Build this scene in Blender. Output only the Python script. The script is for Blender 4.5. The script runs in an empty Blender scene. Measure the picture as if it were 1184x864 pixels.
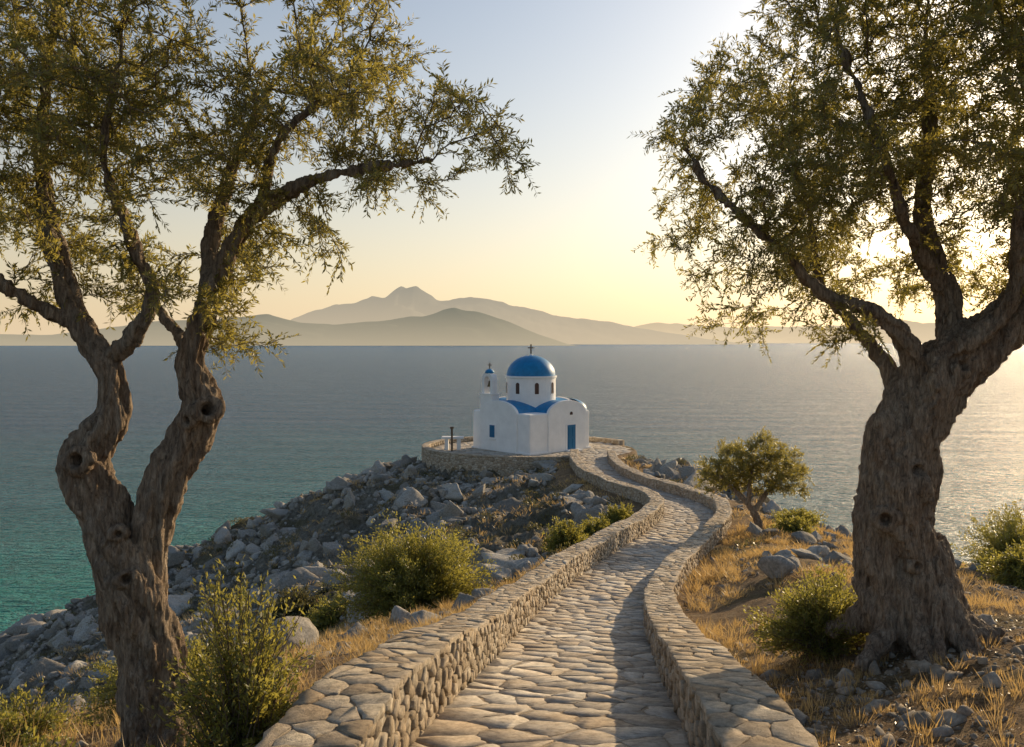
import bpy, bmesh, math, random
import numpy as np
from mathutils import Vector, Matrix
rng=np.random.default_rng(7); random.seed(7)
EYE=26.0
C=bpy.context.scene.collection

# ------------------------------------------------------------------ helpers
def sm(x,a,b):
    t=np.clip((x-a)/(b-a),0,1); return t*t*(3-2*t)
def _h(ix,iy,iz,seed):
    n=(ix*374761393+iy*668265263+iz*2147483647+seed*1274126177)&0xffffffff
    n=((n^(n>>13))*1274126177)&0xffffffff
    n=((n^(n>>15))*2246822519)&0xffffffff
    return ((n^(n>>16))&0xffffff)/float(0xffffff)*2-1
def vnoise(p,seed=0):
    p=np.asarray(p,float); i=np.floor(p).astype(np.int64); f=p-i; u=f*f*f*(f*(f*6-15)+10)
    r=0
    for dx in (0,1):
        for dy in (0,1):
            for dz in (0,1):
                w=(u[:,0] if dx else 1-u[:,0])*(u[:,1] if dy else 1-u[:,1])*(u[:,2] if dz else 1-u[:,2])
                r=r+w*_h(i[:,0]+dx,i[:,1]+dy,i[:,2]+dz,seed)
    return r
def fbm(p,oct=4,seed=0,g=.5):
    r=0;a=1;p=np.asarray(p,float)
    for k in range(oct):
        r=r+a*vnoise(p*2**k+17.3*k,seed+k); a*=g
    return r
def unit(v): return v/np.maximum(np.linalg.norm(v,axis=-1,keepdims=True),1e-9)
def mesh_obj(name,V,loops,sizes,mats,rnd=None,smooth=False,parent=None,matidx=None):
    me=bpy.data.meshes.new(name); V=np.asarray(V,np.float32); loops=np.asarray(loops,np.int32).ravel(); sizes=np.asarray(sizes,np.int32)
    me.vertices.add(len(V)); me.vertices.foreach_set('co',V.ravel())
    me.loops.add(len(loops)); me.loops.foreach_set('vertex_index',loops)
    me.polygons.add(len(sizes)); st=np.concatenate([[0],np.cumsum(sizes)[:-1]]).astype(np.int32)
    me.polygons.foreach_set('loop_start',st); me.polygons.foreach_set('loop_total',sizes)
    if smooth: me.polygons.foreach_set('use_smooth',np.ones(len(sizes),bool))
    me.update(calc_edges=True); me.validate()
    if rnd is not None:
        a=me.attributes.new('rnd','FLOAT','FACE'); a.data.foreach_set('value',np.asarray(rnd,np.float32))
    for m in (mats if isinstance(mats,(list,tuple)) else [mats]): me.materials.append(m)
    o=bpy.data.objects.new(name,me); C.objects.link(o)
    if parent: o.parent=parent
    return o
def empty(name,loc=(0,0,0),rot=0):
    e=bpy.data.objects.new(name,None); C.objects.link(e); e.location=loc; e.rotation_euler=(0,0,rot); e.empty_display_size=.3
    return e

# ------------------------------------------------------------------ materials
class M:
    def __init__(s,name,rough=.8,spec=.3):
        s.m=bpy.data.materials.new(name); s.m.use_nodes=True; s.t=s.m.node_tree; s.n=s.t.nodes; s.b=s.n['Principled BSDF']
        s.out=s.n['Material Output']; s.b.inputs['Roughness'].default_value=rough; s.b.inputs['Specular IOR Level'].default_value=spec
    def add(s,typ,**k):
        n=s.n.new(typ)
        for a,b in k.items(): setattr(n,a,b)
        return n
    def link(s,a,b): s.t.links.new(a,b)
    def coord(s,scale=(1,1,1),src='Object'):
        tc=s.add('ShaderNodeTexCoord'); mp=s.add('ShaderNodeMapping'); mp.inputs['Scale'].default_value=scale
        s.link(tc.outputs[src],mp.inputs[0]); return mp.outputs[0]
    def noise(s,scale,detail=5,rough=.6,vec=None,dist=0):
        n=s.add('ShaderNodeTexNoise'); n.inputs['Scale'].default_value=scale; n.inputs['Detail'].default_value=detail
        n.inputs['Roughness'].default_value=rough; n.inputs['Distortion'].default_value=dist
        if vec is None: vec=s.coord()
        s.link(vec,n.inputs['Vector']); return n.outputs['Fac']
    def ramp(s,fac,stops):
        r=s.add('ShaderNodeValToRGB'); e=r.color_ramp.elements
        while len(e)<len(stops): e.new(.5)
        for i,(p,c) in enumerate(stops):
            e[i].position=p; e[i].color=(*c,1) if not isinstance(c,(int,float)) else (c,c,c,1)
        s.link(fac,r.inputs[0]); return r.outputs[0]
    def attr(s,name='rnd'):
        a=s.add('ShaderNodeAttribute'); a.attribute_name=name; return a.outputs['Fac']
    def mix(s,f,a,b,typ='MIX'):
        x=s.add('ShaderNodeMix'); x.data_type='RGBA'; x.blend_type=typ
        if isinstance(f,(int,float)): x.inputs[0].default_value=f
        else: s.link(f,x.inputs[0])
        for v,i in ((a,6),(b,7)):
            if isinstance(v,tuple): x.inputs[i].default_value=(*v,1)
            else: s.link(v,x.inputs[i])
        return x.outputs[2]
    def math(s,op,a,b=0.,clamp=False):
        x=s.add('ShaderNodeMath'); x.operation=op; x.use_clamp=clamp
        for v,i in ((a,0),(b,1)):
            if isinstance(v,(int,float)): x.inputs[i].default_value=v
            else: s.link(v,x.inputs[i])
        return x.outputs[0]
    def col(s,c):
        if isinstance(c,tuple): s.b.inputs['Base Color'].default_value=(*c,1)
        else: s.link(c,s.b.inputs['Base Color'])
    def bump(s,h,strength=.5,dist=.05,prev=None):
        b=s.add('ShaderNodeBump'); b.inputs['Strength'].default_value=strength; b.inputs['Distance'].default_value=dist
        s.link(h,b.inputs['Height'])
        if prev is not None: s.link(prev,b.inputs['Normal'])
        s.link(b.outputs[0],s.b.inputs['Normal']); return b.outputs[0]

def stone_mat(name,c0,c1,c2,bs=.6,fs=18,warm=(.50,.36,.22)):
    m=M(name,.88,.15)
    base=m.ramp(m.attr(),[(0,c0),(.5,c1),(1,c2)])
    base=m.mix(m.ramp(m.noise(1.7,3,.6),[(.42,0.),(.7,.45)]),base,warm)
    mot=m.ramp(m.noise(11,6,.78),[(.3,.45),(.66,1.22)])
    m.col(m.mix(1.,base,mot,'MULTIPLY'))
    m.bump(m.noise(fs,6,.8),bs,.04)
    return m.m
MAT_FLAG=stone_mat('flagstone',(.36,.31,.25),(.50,.45,.38),(.60,.56,.49),.4,26)
MAT_WALL=stone_mat('wall_stone',(.35,.285,.205),(.51,.43,.33),(.61,.54,.43),.9,16)
MAT_ROCK=stone_mat('limestone_rock',(.22,.21,.185),(.35,.33,.295),(.48,.46,.41),1.,6,(.34,.27,.18))
MAT_PEB=stone_mat('pebble_stone',(.20,.18,.15),(.31,.28,.23),(.44,.40,.34),.6,10)
m=M('mortar',.95,.1); m.col(m.ramp(m.noise(8,5,.7),[(.3,(.26,.20,.14)),(.7,(.42,.34,.24))])); m.bump(m.noise(40,4,.7),.8,.02); MAT_MORTAR=m.m

m=M('terrain_soil',.95,.1)
n1=m.noise(.35,4,.65); n2=m.noise(3.5,6,.7); n3=m.noise(26,4,.75)
soil=m.ramp(n2,[(.28,(.17,.11,.062)),(.5,(.31,.21,.12)),(.72,(.46,.35,.21))])
rock=m.ramp(n2,[(.3,(.12,.105,.08)),(.5,(.25,.225,.175)),(.7,(.37,.34,.28))])
scrub=m.ramp(n3,[(.3,(.06,.055,.025)),(.7,(.22,.175,.08))])
a=m.mix(m.attr('rocky'),soil,rock)
a=m.mix(m.ramp(n1,[(.50,0.),(.6,.6)]),a,scrub)
m.col(m.mix(1.,a,m.ramp(n3,[(.3,.5),(.7,1.35)]),'MULTIPLY'))
b=m.bump(m.noise(1.6,6,.72),1.,.35); m.bump(m.noise(16,5,.78),1.,.09,b); MAT_TERR=m.m

def leaf_mat(name,cs,tr,f=.35):
    m=M(name,.45,.5); r=m.attr()
    m.col(m.ramp(r,[(0,cs[0]),(.5,cs[1]),(1,cs[2])]))
    t=m.add('ShaderNodeBsdfTranslucent'); t.inputs[0].default_value=(*tr,1)
    x=m.add('ShaderNodeMixShader'); x.inputs[0].default_value=f
    m.link(m.b.outputs[0],x.inputs[1]); m.link(t.outputs[0],x.inputs[2]); m.link(x.outputs[0],m.out.inputs[0]); return m.m
MAT_OLIVE=leaf_mat('olive_leaf',((.045,.056,.021),(.092,.104,.042),(.19,.19,.105)),(.52,.44,.09),.45)
MAT_BUSH=leaf_mat('shrub_leaf',((.06,.08,.022),(.12,.135,.04),(.21,.21,.07)),(.54,.48,.09),.42)
MAT_SCRUB=leaf_mat('scrub_leaf',((.045,.052,.022),(.09,.09,.038),(.19,.16,.07)),(.22,.19,.06),.3)
MAT_GRASS=leaf_mat('dry_grass_blade',((.32,.21,.09),(.48,.34,.16),(.62,.48,.25)),(.68,.46,.17),.42)
MAT_LITTER=leaf_mat('leaf_litter',((.12,.075,.04),(.24,.16,.085),(.38,.28,.16)),(.1,.07,.03),.1)

m=M('olive_bark',.9,.15)
v=m.coord((9,9,2.0)); g=m.noise(1.6,6,.75,v,.8); v2=m.coord((34,34,6)); g2=m.noise(1.,5,.78,v2,.5)
c=m.ramp(g,[(.3,(.15,.10,.068)),(.5,(.37,.275,.195)),(.7,(.55,.45,.34))])
c=m.mix(m.ramp(m.noise(2.2,4,.6),[(.45,0.),(.7,.55)]),c,(.44,.38,.30))
m.col(m.mix(1.,c,m.ramp(g2,[(.35,.38),(.6,1.15)]),'MULTIPLY'))
b=m.bump(g,1.,.07); b=m.bump(g2,1.,.03,b); MAT_BARK=m.m
m=M('twig_bark',.9,.1); m.col((.18,.135,.09)); MAT_TWIG=m.m

m=M('whitewash',.75,.25)
m.col(m.mix(1.,(.89,.875,.85),m.ramp(m.noise(1.1,6,.65),[(.3,.88),(.65,1.)]),'MULTIPLY')); m.bump(m.noise(3,6,.65),.4,.03); MAT_WHITE=m.m
m=M('blue_paint',.5,.4)
m.col(m.mix(1.,(.006,.20,.44),m.ramp(m.noise(2.5,6,.7),[(.3,.72),(.7,1.12)]),'MULTIPLY')); m.bump(m.noise(8,5,.6),.2,.02); MAT_BLUE=m.m
m=M('blue_wood',.5,.35); m.col((.008,.13,.27)); m.bump(m.noise(3,3,.5,m.coord((12,12,1))),.4,.01); MAT_BLUEW=m.m
m=M('window_dark',.25,.5); m.col((.07,.035,.03)); MAT_DARK=m.m
m=M('bronze',.4,.5); m.col((.12,.08,.03)); m.b.inputs['Metallic'].default_value=.8; MAT_BRONZE=m.m
m=M('weathered_wood',.85,.2); m.col(m.ramp(m.noise(2,5,.6,m.coord((14,14,2))),[(.3,(.08,.05,.03)),(.7,(.24,.17,.11))])); MAT_WOOD=m.m

# ------------------------------------------------------------------ path centreline (world metres)
PY=np.array([-6,0,3,5.3,6.6,9,12,16,20,24,28,32,36,39,42,45,48,55,62,66.5])
PX=np.array([0,0.,.1,.2,.30,.55,.89,1.35,1.98,3.1,4.5,6.1,7.5,8.1,8.1,7.5,6.8,5.9,5.9,6.3])
PD=np.array([2.7,2.75,2.85,3.0,3.2,3.78,4.5,5.4,6.18,6.62,7.0,7.3,7.55,7.75,7.95,8.12,8.3,8.65,8.9,8.96])
def smooth_interp(y,Y,A):
    g=np.linspace(-10,75,1701); a=np.interp(g,Y,A)
    k=np.hanning(51); k/=k.sum(); ap=np.pad(a,25,mode='edge'); a=np.convolve(ap,k,'valid')
    return np.interp(y,g,a)
def cx(y): return smooth_interp(y,PY,PX)
def cd(y): return smooth_interp(y,PY,PD)

# ------------------------------------------------------------------ terrain height
CP=[(-2.9,7,3.35),(-4.4,7,3.6),(-6,12,5.3),(-3,12,4.6),(-2,20,6.6),(-6,20,7.5),(-11,20,9.6),(-4,15,5.7),(-8,15,7),
(-20,40,15.2),(-32,60,20.),(-42,75,25),(-38,60,24),(-11.5,70,10.9),(-18.6,70,13.7),(-23.5,70,16.2),(-27,70,18),(-30.5,68,19.8),(-34,68,22),
(-1.6,50,10.6),(-2,40,10),(-3,30,9.0),(2,30,7.7),(-1,30,8.3),(-6,30,10.4),(-10,45,12.7),(-20,45,17),(-10,55,12),(-15,62,13.2),(-22,60,16.5),
(-1,61,10.1),(3,60,9.7),(-6,62,10.8),(-9,66,10.5),(0,85,13),(-20,85,21),(10,85,13),(0,100,28),(-35,95,32),(20,95,28),
(4,7,3.05),(4.74,10,3.55),(6,20,5.6),(11,20,5.5),(13,30,7.3),(12,35,7.7),(20,30,9.5),(13,45,8.7),(12.5,55,9.1),(11.5,62,9.2),(18,50,12.5),(17,60,13),
(14,75,12),(20,45,13),(25,60,21),(30,45,19),(30,30,15),(20,20,8.2),(30,20,13),(12,10,4.0),(20,10,6),(10,0,2.8),(20,0,4),(-10,0,3.8),(-20,0,8),(-12,10,6.2),(-20,10,11),
(-25,20,18),(-35,40,25),(-30,30,21),(-15,30,14),(40,70,32),(45,45,30),(45,20,24),(50,0,22),(-50,50,32),(-45,20,30),(-45,0,26),(-60,80,34),(0,-15,2.7),(30,-15,5),(-30,-15,12),
(9.5,33,7.2),(9.7,38,7.7),(11,45,8.3),(9.5,55,8.8),(4,45,8.9),(3.5,52,9.3),(4,38,8.3),(7,16,4.9),(8,12,3.9),(4,14,4.6),(5,24,6.3),(8,27,6.7)]
CP=np.array(CP,float)
py=np.arange(0,66,4.); CP=np.vstack([CP,np.c_[cx(py),py,cd(py)]])
def kern(d): return np.sqrt(d*d+4.)
D0=np.linalg.norm(CP[:,None,:2]-CP[None,:,:2],axis=2); n=len(CP)
A=np.zeros((n+3,n+3)); A[:n,:n]=kern(D0)+np.eye(n)*.15*-1; A[:n,n]=1; A[:n,n+1:]=CP[:,:2]; A[n,:n]=1; A[n+1:,:n]=CP[:,:2].T
W=np.linalg.solve(A,np.r_[CP[:,2],0,0,0])
TC=(1.6,71.2); TA,TB=8.8,7.3; TZ=EYE-8.96
def path_dist(x,y):
    s=(cx(y+.3)-cx(y-.3))/.6
    d=np.abs(x-cx(y))/np.sqrt(1+s*s)
    return np.where(y>66,np.hypot(d,(y-66)),d)
def rocky(x,y):
    m=sm(y,24,36)*sm(-x+cx(y),2.2,6)+sm(y,40,50)*sm(np.abs(x-cx(y)),2.4,6)+sm(-x,8,13)
    return np.clip(m,0,1)
def G(x,y):
    x=np.asarray(x,float); y=np.asarray(y,float); z=np.empty(len(x))
    for i in range(0,len(x),40000):
        q=np.c_[x[i:i+40000],y[i:i+40000]]
        z[i:i+40000]=EYE-(kern(np.linalg.norm(q[:,None]-CP[None,:,:2],axis=2))@W[:n]+W[n]+q@W[n+1:])
    pd=path_dist(x,y); rk=rocky(x,y); w=sm(pd,1.9,4.)
    P=np.c_[x,y,np.zeros(len(x))]
    nz=.10*fbm(P*.8,4,3)+.035*fbm(P*4,3,5)
    big=.9*(np.abs(fbm(P*.16,4,11,.55))-.35)+.65*(.5-np.abs(fbm(P*.6,4,21,.6)))
    z=z+nz*sm(pd,1.6,2.6)+rk*big*w*1.1
    z=z*w+(EYE-cd(y)-.02)*(1-w)
    e=np.hypot((x-TC[0])/TA,(y-TC[1])/TB)
    t=1-sm(e,.985,1.03); near=(pd<2.6)&(y<66)
    z=np.where(near,z,z*(1-t)+TZ*t)
    return np.maximum(z,-6)
def Gp(x,y): return float(G([x],[y])[0])
NX,NY=430,620
xs=1+3*np.sinh(np.linspace(-np.arcsinh(75/3),np.arcsinh(62/3),NX))
ys=2+8*np.sinh(np.linspace(-np.arcsinh(20/8),np.arcsinh(118/8),NY))
X,Y=np.meshgrid(xs,ys); X=X.ravel(); Y=Y.ravel(); Z=G(X,Y)
idx=np.arange(NX*NY).reshape(NY,NX)
Q=np.stack([idx[:-1,:-1],idx[:-1,1:],idx[1:,1:],idx[1:,:-1]],-1).reshape(-1,4)
ter=mesh_obj('ground',np.c_[X,Y,Z],Q,np.full(len(Q),4),MAT_TERR,smooth=True)
a=ter.data.attributes.new('rocky','FLOAT','POINT'); a.data.foreach_set('value',rocky(X,Y).astype(np.float32))

# ------------------------------------------------------------------ voronoi stonework
def clip(poly,nx,ny,d):
    out=[]; L=len(poly)
    for i in range(L):
        a=poly[i]; b=poly[(i+1)%L]; da=a[0]*nx+a[1]*ny-d; db=b[0]*nx+b[1]*ny-d
        if da<=0: out.append(a)
        if (da<0<db) or (db<0<da):
            t=da/(da-db); out.append((a[0]+(b[0]-a[0])*t,a[1]+(b[1]-a[1])*t))
    return out
def cells(s0,s1,t0,t1,sp,asp=1.,seed=0,var=(.62,.8,1.,1.1)):
    """irregular stone outlines in an s,t rectangle; asp>1 stretches stones along s"""
    r=random.Random(seed); u0,u1=s0/asp,s1/asp; cs=sp; grid={}; pts=[]
    ntry=int((u1-u0)*(t1-t0)/sp**2*14)
    for _ in range(ntry):
        u=r.uniform(u0,u1); t=r.uniform(t0,t1); md=sp*r.choice(var); gi,gj=int(u//cs),int(t//cs); ok=True
        for i in range(gi-2,gi+3):
            for j in range(gj-2,gj+3):
                for q in grid.get((i,j),()):
                    if (q[0]-u)**2+(q[1]-t)**2<md*md: ok=False;break
                if not ok:break
            if not ok:break
        if ok: grid.setdefault((gi,gj),[]).append((u,t)); pts.append((u,t,gi,gj))
    out=[]
    for (px,py_,gi,gj) in pts:
        R=1.9*sp; poly=[(max(u0,px-R),max(t0,py_-R)),(min(u1,px+R),max(t0,py_-R)),(min(u1,px+R),min(t1,py_+R)),(max(u0,px-R),min(t1,py_+R))]
        nb=[q for i in range(gi-3,gi+4) for j in range(gj-3,gj+4) for q in grid.get((i,j),()) if q!=(px,py_)]
        for qx,qy in nb:
            ax,ay=qx-px,qy-py_
            if ax*ax+ay*ay>9*sp*sp: continue
            poly=clip(poly,ax,ay,ax*(px+qx)/2+ay*(py_+qy)/2)
            if len(poly)<3: break
        if len(poly)>=3: out.append([(a*asp,b) for a,b in poly])
    return out
def stones(polys,gap,h0,h1,seed=0,tilt=.0,edge=.009,cut=.12,jag=.035):
    r=np.random.default_rng(seed); V=[];L=[];S=[];R=[];k=0
    for poly in polys:
        p=np.array(poly); nx=np.roll(p,-1,0); el=np.linalg.norm(nx-p,axis=1); p=p[el>.012]
        if len(p)<3: continue
        c=p.mean(0); rad=np.linalg.norm(p-c,axis=1).mean()
        if rad<gap*1.8: continue
        p=c+(p-c)*(1-gap/rad); nx=np.roll(p,-1,0)
        q=np.empty((len(p)*4,2)); q[0::4]=p*(1-cut)+nx*cut; q[1::4]=p*.64+nx*.36+r.normal(0,rad*jag,p.shape); q[2::4]=p*.36+nx*.64+r.normal(0,rad*jag,p.shape); q[3::4]=p*cut+nx*(1-cut)
        q+=r.normal(0,rad*.012,q.shape); m=len(q); h=r.uniform(h0,h1)
        tl=r.normal(0,tilt,2); hh=h+((q-c)@tl)
        e=min(.3,edge/rad*r.uniform(.8,1.8))
        V.append(np.c_[q,np.full(m,-.03)]); V.append(np.c_[q,hh-min(.012,h*.35)]); V.append(np.c_[c+(q-c)*(1-e),hh])
        a=np.arange(m); b=(a+1)%m
        for o in (0,m):
            L.append(np.stack([k+o+a,k+o+b,k+o+m+b,k+o+m+a],1).ravel()); S+= [4]*m
        L.append(k+2*m+a); S.append(m); R+=[r.random()]*(2*m+1); k+=3*m
    return np.vstack(V),np.concatenate(L),np.array(S),np.array(R)

class Strip:
    def __init__(s,P):
        s.P=np.asarray(P,float); d=np.linalg.norm(np.diff(s.P[:,:2],axis=0),axis=1); s.s=np.r_[0,np.cumsum(d)]; s.L=s.s[-1]
        t=np.gradient(s.P[:,:2],axis=0); t=unit(t); s.N=np.c_[t[:,1],-t[:,0]]
    def at(s,q,t,z):
        q=np.clip(q,0,s.L); x=np.interp(q,s.s,s.P[:,0]); y=np.interp(q,s.s,s.P[:,1]); zz=np.interp(q,s.s,s.P[:,2])
        nx=np.interp(q,s.s,s.N[:,0]); ny=np.interp(q,s.s,s.N[:,1]); return np.c_[x+nx*t,y+ny*t,zz+z]
yy=np.linspace(.2,66.5,700); CL=Strip(np.c_[cx(yy),yy,EYE-cd(yy)])
HW=1.15
pe=empty('stone_path')
V,L,S,R=stones(cells(0,CL.L,-HW,HW,.66,1.05,3,(.34,.45,.7,1.,1.1)),.013,.014,.020,3,.003,.004,.04,.07)
mesh_obj('flagstones',CL.at(V[:,0],V[:,1],V[:,2]),L,S,MAT_FLAG,R,parent=pe)
q=np.linspace(0,CL.L,500); ring=[CL.at(q,np.full(500,t),np.full(500,.008)) for t in (-HW-.05,0,HW+.05)]
V=np.vstack(ring); F=[]
for k in range(2):
    a=np.arange(499); F.append(np.stack([k*500+a,(k+1)*500+a,(k+1)*500+a+1,k*500+a+1],1))
F=np.vstack(F); mesh_obj('mortar_bed',V,F,np.full(len(F),4),MAT_MORTAR,parent=pe)

def wall(name,strip,t0,t1,H,sp,below=.35,seed=0,hs=None,capsp=.38):
    e=empty(name); nS=int(strip.L/.25)+2; q=np.linspace(0,strip.L,nS)
    hf=(lambda s:np.full(len(s),H)) if hs is None else hs
    rings=[strip.at(q,np.full(nS,t0),np.full(nS,-below-.2)),strip.at(q,np.full(nS,t0),hf(q)+.001),strip.at(q,np.full(nS,t1),hf(q)+.001),strip.at(q,np.full(nS,t1),np.full(nS,-below-.2))]
    V=np.vstack(rings); F=[]
    a=np.arange(nS-1)
    for k in range(4):
        k2=(k+1)%4; F.append(np.stack([k*nS+a,k*nS+a+1,k2*nS+a+1,k2*nS+a],1))
    F.append(np.array([[0,nS,2*nS,3*nS]])); F.append(np.array([[nS-1,4*nS-1,3*nS-1,2*nS-1]]))
    F=np.vstack(F); mesh_obj(name+'_core',V,F,np.full(len(F),4),MAT_MORTAR,parent=e)
    for side,t,sg in (('left_face',t0,-1),('right_face',t1,1)):
        V,L,S,R=stones(cells(0,strip.L,-below,H-.01,sp,1.5,seed+sg+5,(.5,.7,1.,1.2)),.007,.010,.05,seed+sg+9,.06,.007,.08,.05)
        zz=V[:,1]*1.0; k=hf(V[:,0])/H; zz=np.where(zz>0,zz*k,zz)
        mesh_obj(name+'_'+side,strip.at(V[:,0],t+sg*V[:,2],zz),L,S,MAT_WALL,R,parent=e)
    V,L,S,R=stones(cells(0,strip.L,t0-.04,t1+.04,capsp,1.1,seed+20,(.35,.55,.85,1.1)),.008,.010,.022,seed+30,.010,.006,.06,.07)
    mesh_obj(name+'_cap',strip.at(V[:,0],V[:,1],hf(V[:,0])+V[:,2]),L,S,MAT_WALL,R,parent=e)
    return e
wob=lambda s:.60+.03*np.sin(s*.9)+.02*np.sin(s*2.3)
wall('stone_wall',CL,-HW-.55,-HW,.6,.14,.35,1,wob)
wob2=lambda s:.50+.03*np.sin(s*.8+1)+.02*np.sin(s*2.1)
wall('stone_wall',CL,HW,HW+.55,.50,.14,.35,50,wob2)
th=np.radians(np.linspace(-68,-335,260))
TW=Strip(np.c_[TC[0]+TA*np.cos(th),TC[1]+TB*np.sin(th),np.full(260,TZ)])
wall('terrace_wall',TW,-.25,.25,.34,.24,1.5,90,None,.4)
polys=[p for p in cells(TC[0]-TA,TC[0]+TA,TC[1]-TB,TC[1]+TB,.6,1.1,8) if all(((a-TC[0])/TA)**2+((b-TC[1])/TB)**2<.95 for a,b in p)]
V,L,S,R=stones(polys,.02,.015,.03,8); V[:,2]+=TZ
mesh_obj('church_yard_paving',V,L,S,MAT_FLAG,R)

# ------------------------------------------------------------------ rocks
def ico(sub):
    bm=bmesh.new(); bmesh.ops.create_icosphere(bm,subdivisions=sub,radius=1); bm.verts.ensure_lookup_table()
    V=np.array([v.co[:] for v in bm.verts]); F=np.array([[v.index for v in f.verts] for f in bm.faces]); bm.free(); return V,F
def rocks(name,P,Sz,mat,sub=2,seed=0,flat=.7,nvar=16,smooth=False,parent=None):
    r=np.random.default_rng(seed); D,F=ico(sub); Vs=[];Fs=[];Rs=[];k=0; var=r.integers(0,nvar,len(P))
    for v in range(nvar):
        id=np.where(var==v)[0]
        if len(id)==0: continue
        npl=15; N=unit(r.normal(size=(npl,3))*np.array([1,1,.8])); dd=r.uniform(.38,.85,npl); dot=D@N.T
        rr=np.where(dot>.03,dd/np.maximum(dot,.03),9).min(1); rr=np.minimum(rr,1.7); B=D*rr[:,None]
        B=B*(1+.05*fbm(D*4.3+v*7,3,seed+v))[:,None]
        m=len(id); an=r.uniform(0,6.28,m); ti=r.normal(0,.4,(m,2))
        sc=np.c_[r.uniform(.85,1.6,m),r.uniform(.75,1.2,m),r.uniform(.5,1.1,m)*flat/.7]*Sz[id][:,None]
        Q=B[None]*sc[:,None]
        ct,st=np.cos(ti[:,0])[:,None],np.sin(ti[:,0])[:,None]; y=Q[...,1]*ct-Q[...,2]*st; z=Q[...,1]*st+Q[...,2]*ct
        c,s=np.cos(an)[:,None],np.sin(an)[:,None]; x=Q[...,0]*c-y*s; y2=Q[...,0]*s+y*c
        V=np.stack([x,y2,z],-1)+P[id][:,None]
        Fk=F[None]+(np.arange(m)*len(D))[:,None,None]+k
        Vs.append(V.reshape(-1,3)); Fs.append(Fk.reshape(-1,3)); Rs.append(np.repeat(r.random(m),len(F))); k+=m*len(D)
    F=np.vstack(Fs); return mesh_obj(name,np.vstack(Vs),F,np.full(len(F),3),mat,np.concatenate(Rs),smooth,parent)
def scatter(N,x0,x1,y0,y1,cond,seed):
    r=np.random.default_rng(seed); x=r.uniform(x0,x1,N); y=r.uniform(y0,y1,N); k=cond(x,y,r); x=x[k];y=y[k]; return x,y,G(x,y)
ell=lambda x,y:np.hypot((x-TC[0])/TA,(y-TC[1])/TB)
def c_hill(x,y,r):
    P=np.c_[x,y,0*x]; return (path_dist(x,y)>2.3)&(ell(x,y)>1.04)&(rocky(x,y)>.08)&(r.random(len(x))<.6+.8*fbm(P*.22,3,44))
hr=empty('hillside_rocks')
x,y,z=scatter(38000,-45,24,22,84,c_hill,5); s=np.clip(.13*rng.pareto(2.0,len(x))+.15,0,.95); s=np.where(z<3.5,s*1.4,s); k=(z>-1)&(s<.46)
rocks('rubble',np.c_[x,y,z-s*.03][k],s[k],MAT_ROCK,2,9,parent=hr); k=(z>-1)&(s>=.46)
rocks('outcrops',np.c_[x,y,z-s*.12][k],s[k],MAT_ROCK,4,10,.75,parent=hr)
def c_near(x,y,r): return (path_dist(x,y)>2.0)&(ell(x,y)>1.05)
x,y,z=scatter(18000,-7,16,3,30,lambda x,y,r:c_near(x,y,r)&(r.random(len(x))<.4+.9*fbm(np.c_[x,y,0*x]*.5,2,71)),15)
x2,y2,z2=scatter(9000,1.5,9,4,12,lambda x,y,r:c_near(x,y,r)&(r.random(len(x))<.4+.8*fbm(np.c_[x,y,0*x]*.9,2,72)),25); n1_=len(x); x=np.r_[x,x2];y=np.r_[y,y2];z=np.r_[z,z2]
s=np.clip(.016*rng.pareto(1.9,len(x))+.008,0,.13); s=np.where((np.arange(len(x))<n1_)&(y>13),np.clip(s*1.6,0,.2),s); rocks('ground_stones',np.c_[x,y,z],s,MAT_PEB,2,19)
x,y,z=scatter(300,8.2,22,20,60,lambda x,y,r:c_near(x,y,r),16); s=rng.uniform(.12,.42,len(x))
bx=np.array([-1.9,-2.5,-3.6,-4.6,-5.2,-1.2,-.8,-2.9,-4.0,6.2,6.9,7.6,8.4,9.1,9.8,7.2,-5.8,-4.9,3.4,5.9,6.6,-4.9]); by=np.array([19.,20,19.5,18.5,20.5,22,24,22,17.3,20,20.8,21,22,21.4,22.5,23,13,12,6.8,7.6,8.4,8.8])
bs=np.array([.6,.45,.55,.45,.3,.45,.4,.5,.28,.3,.35,.28,.4,.3,.35,.3,.3,.35,.12,.15,.18,.25])
x=np.r_[x,bx];y=np.r_[y,by];s=np.r_[s,bs]; z=G(x,y); rocks('boulders',np.c_[x,y,z+s*.1],s,MAT_ROCK,4,29)

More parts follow.
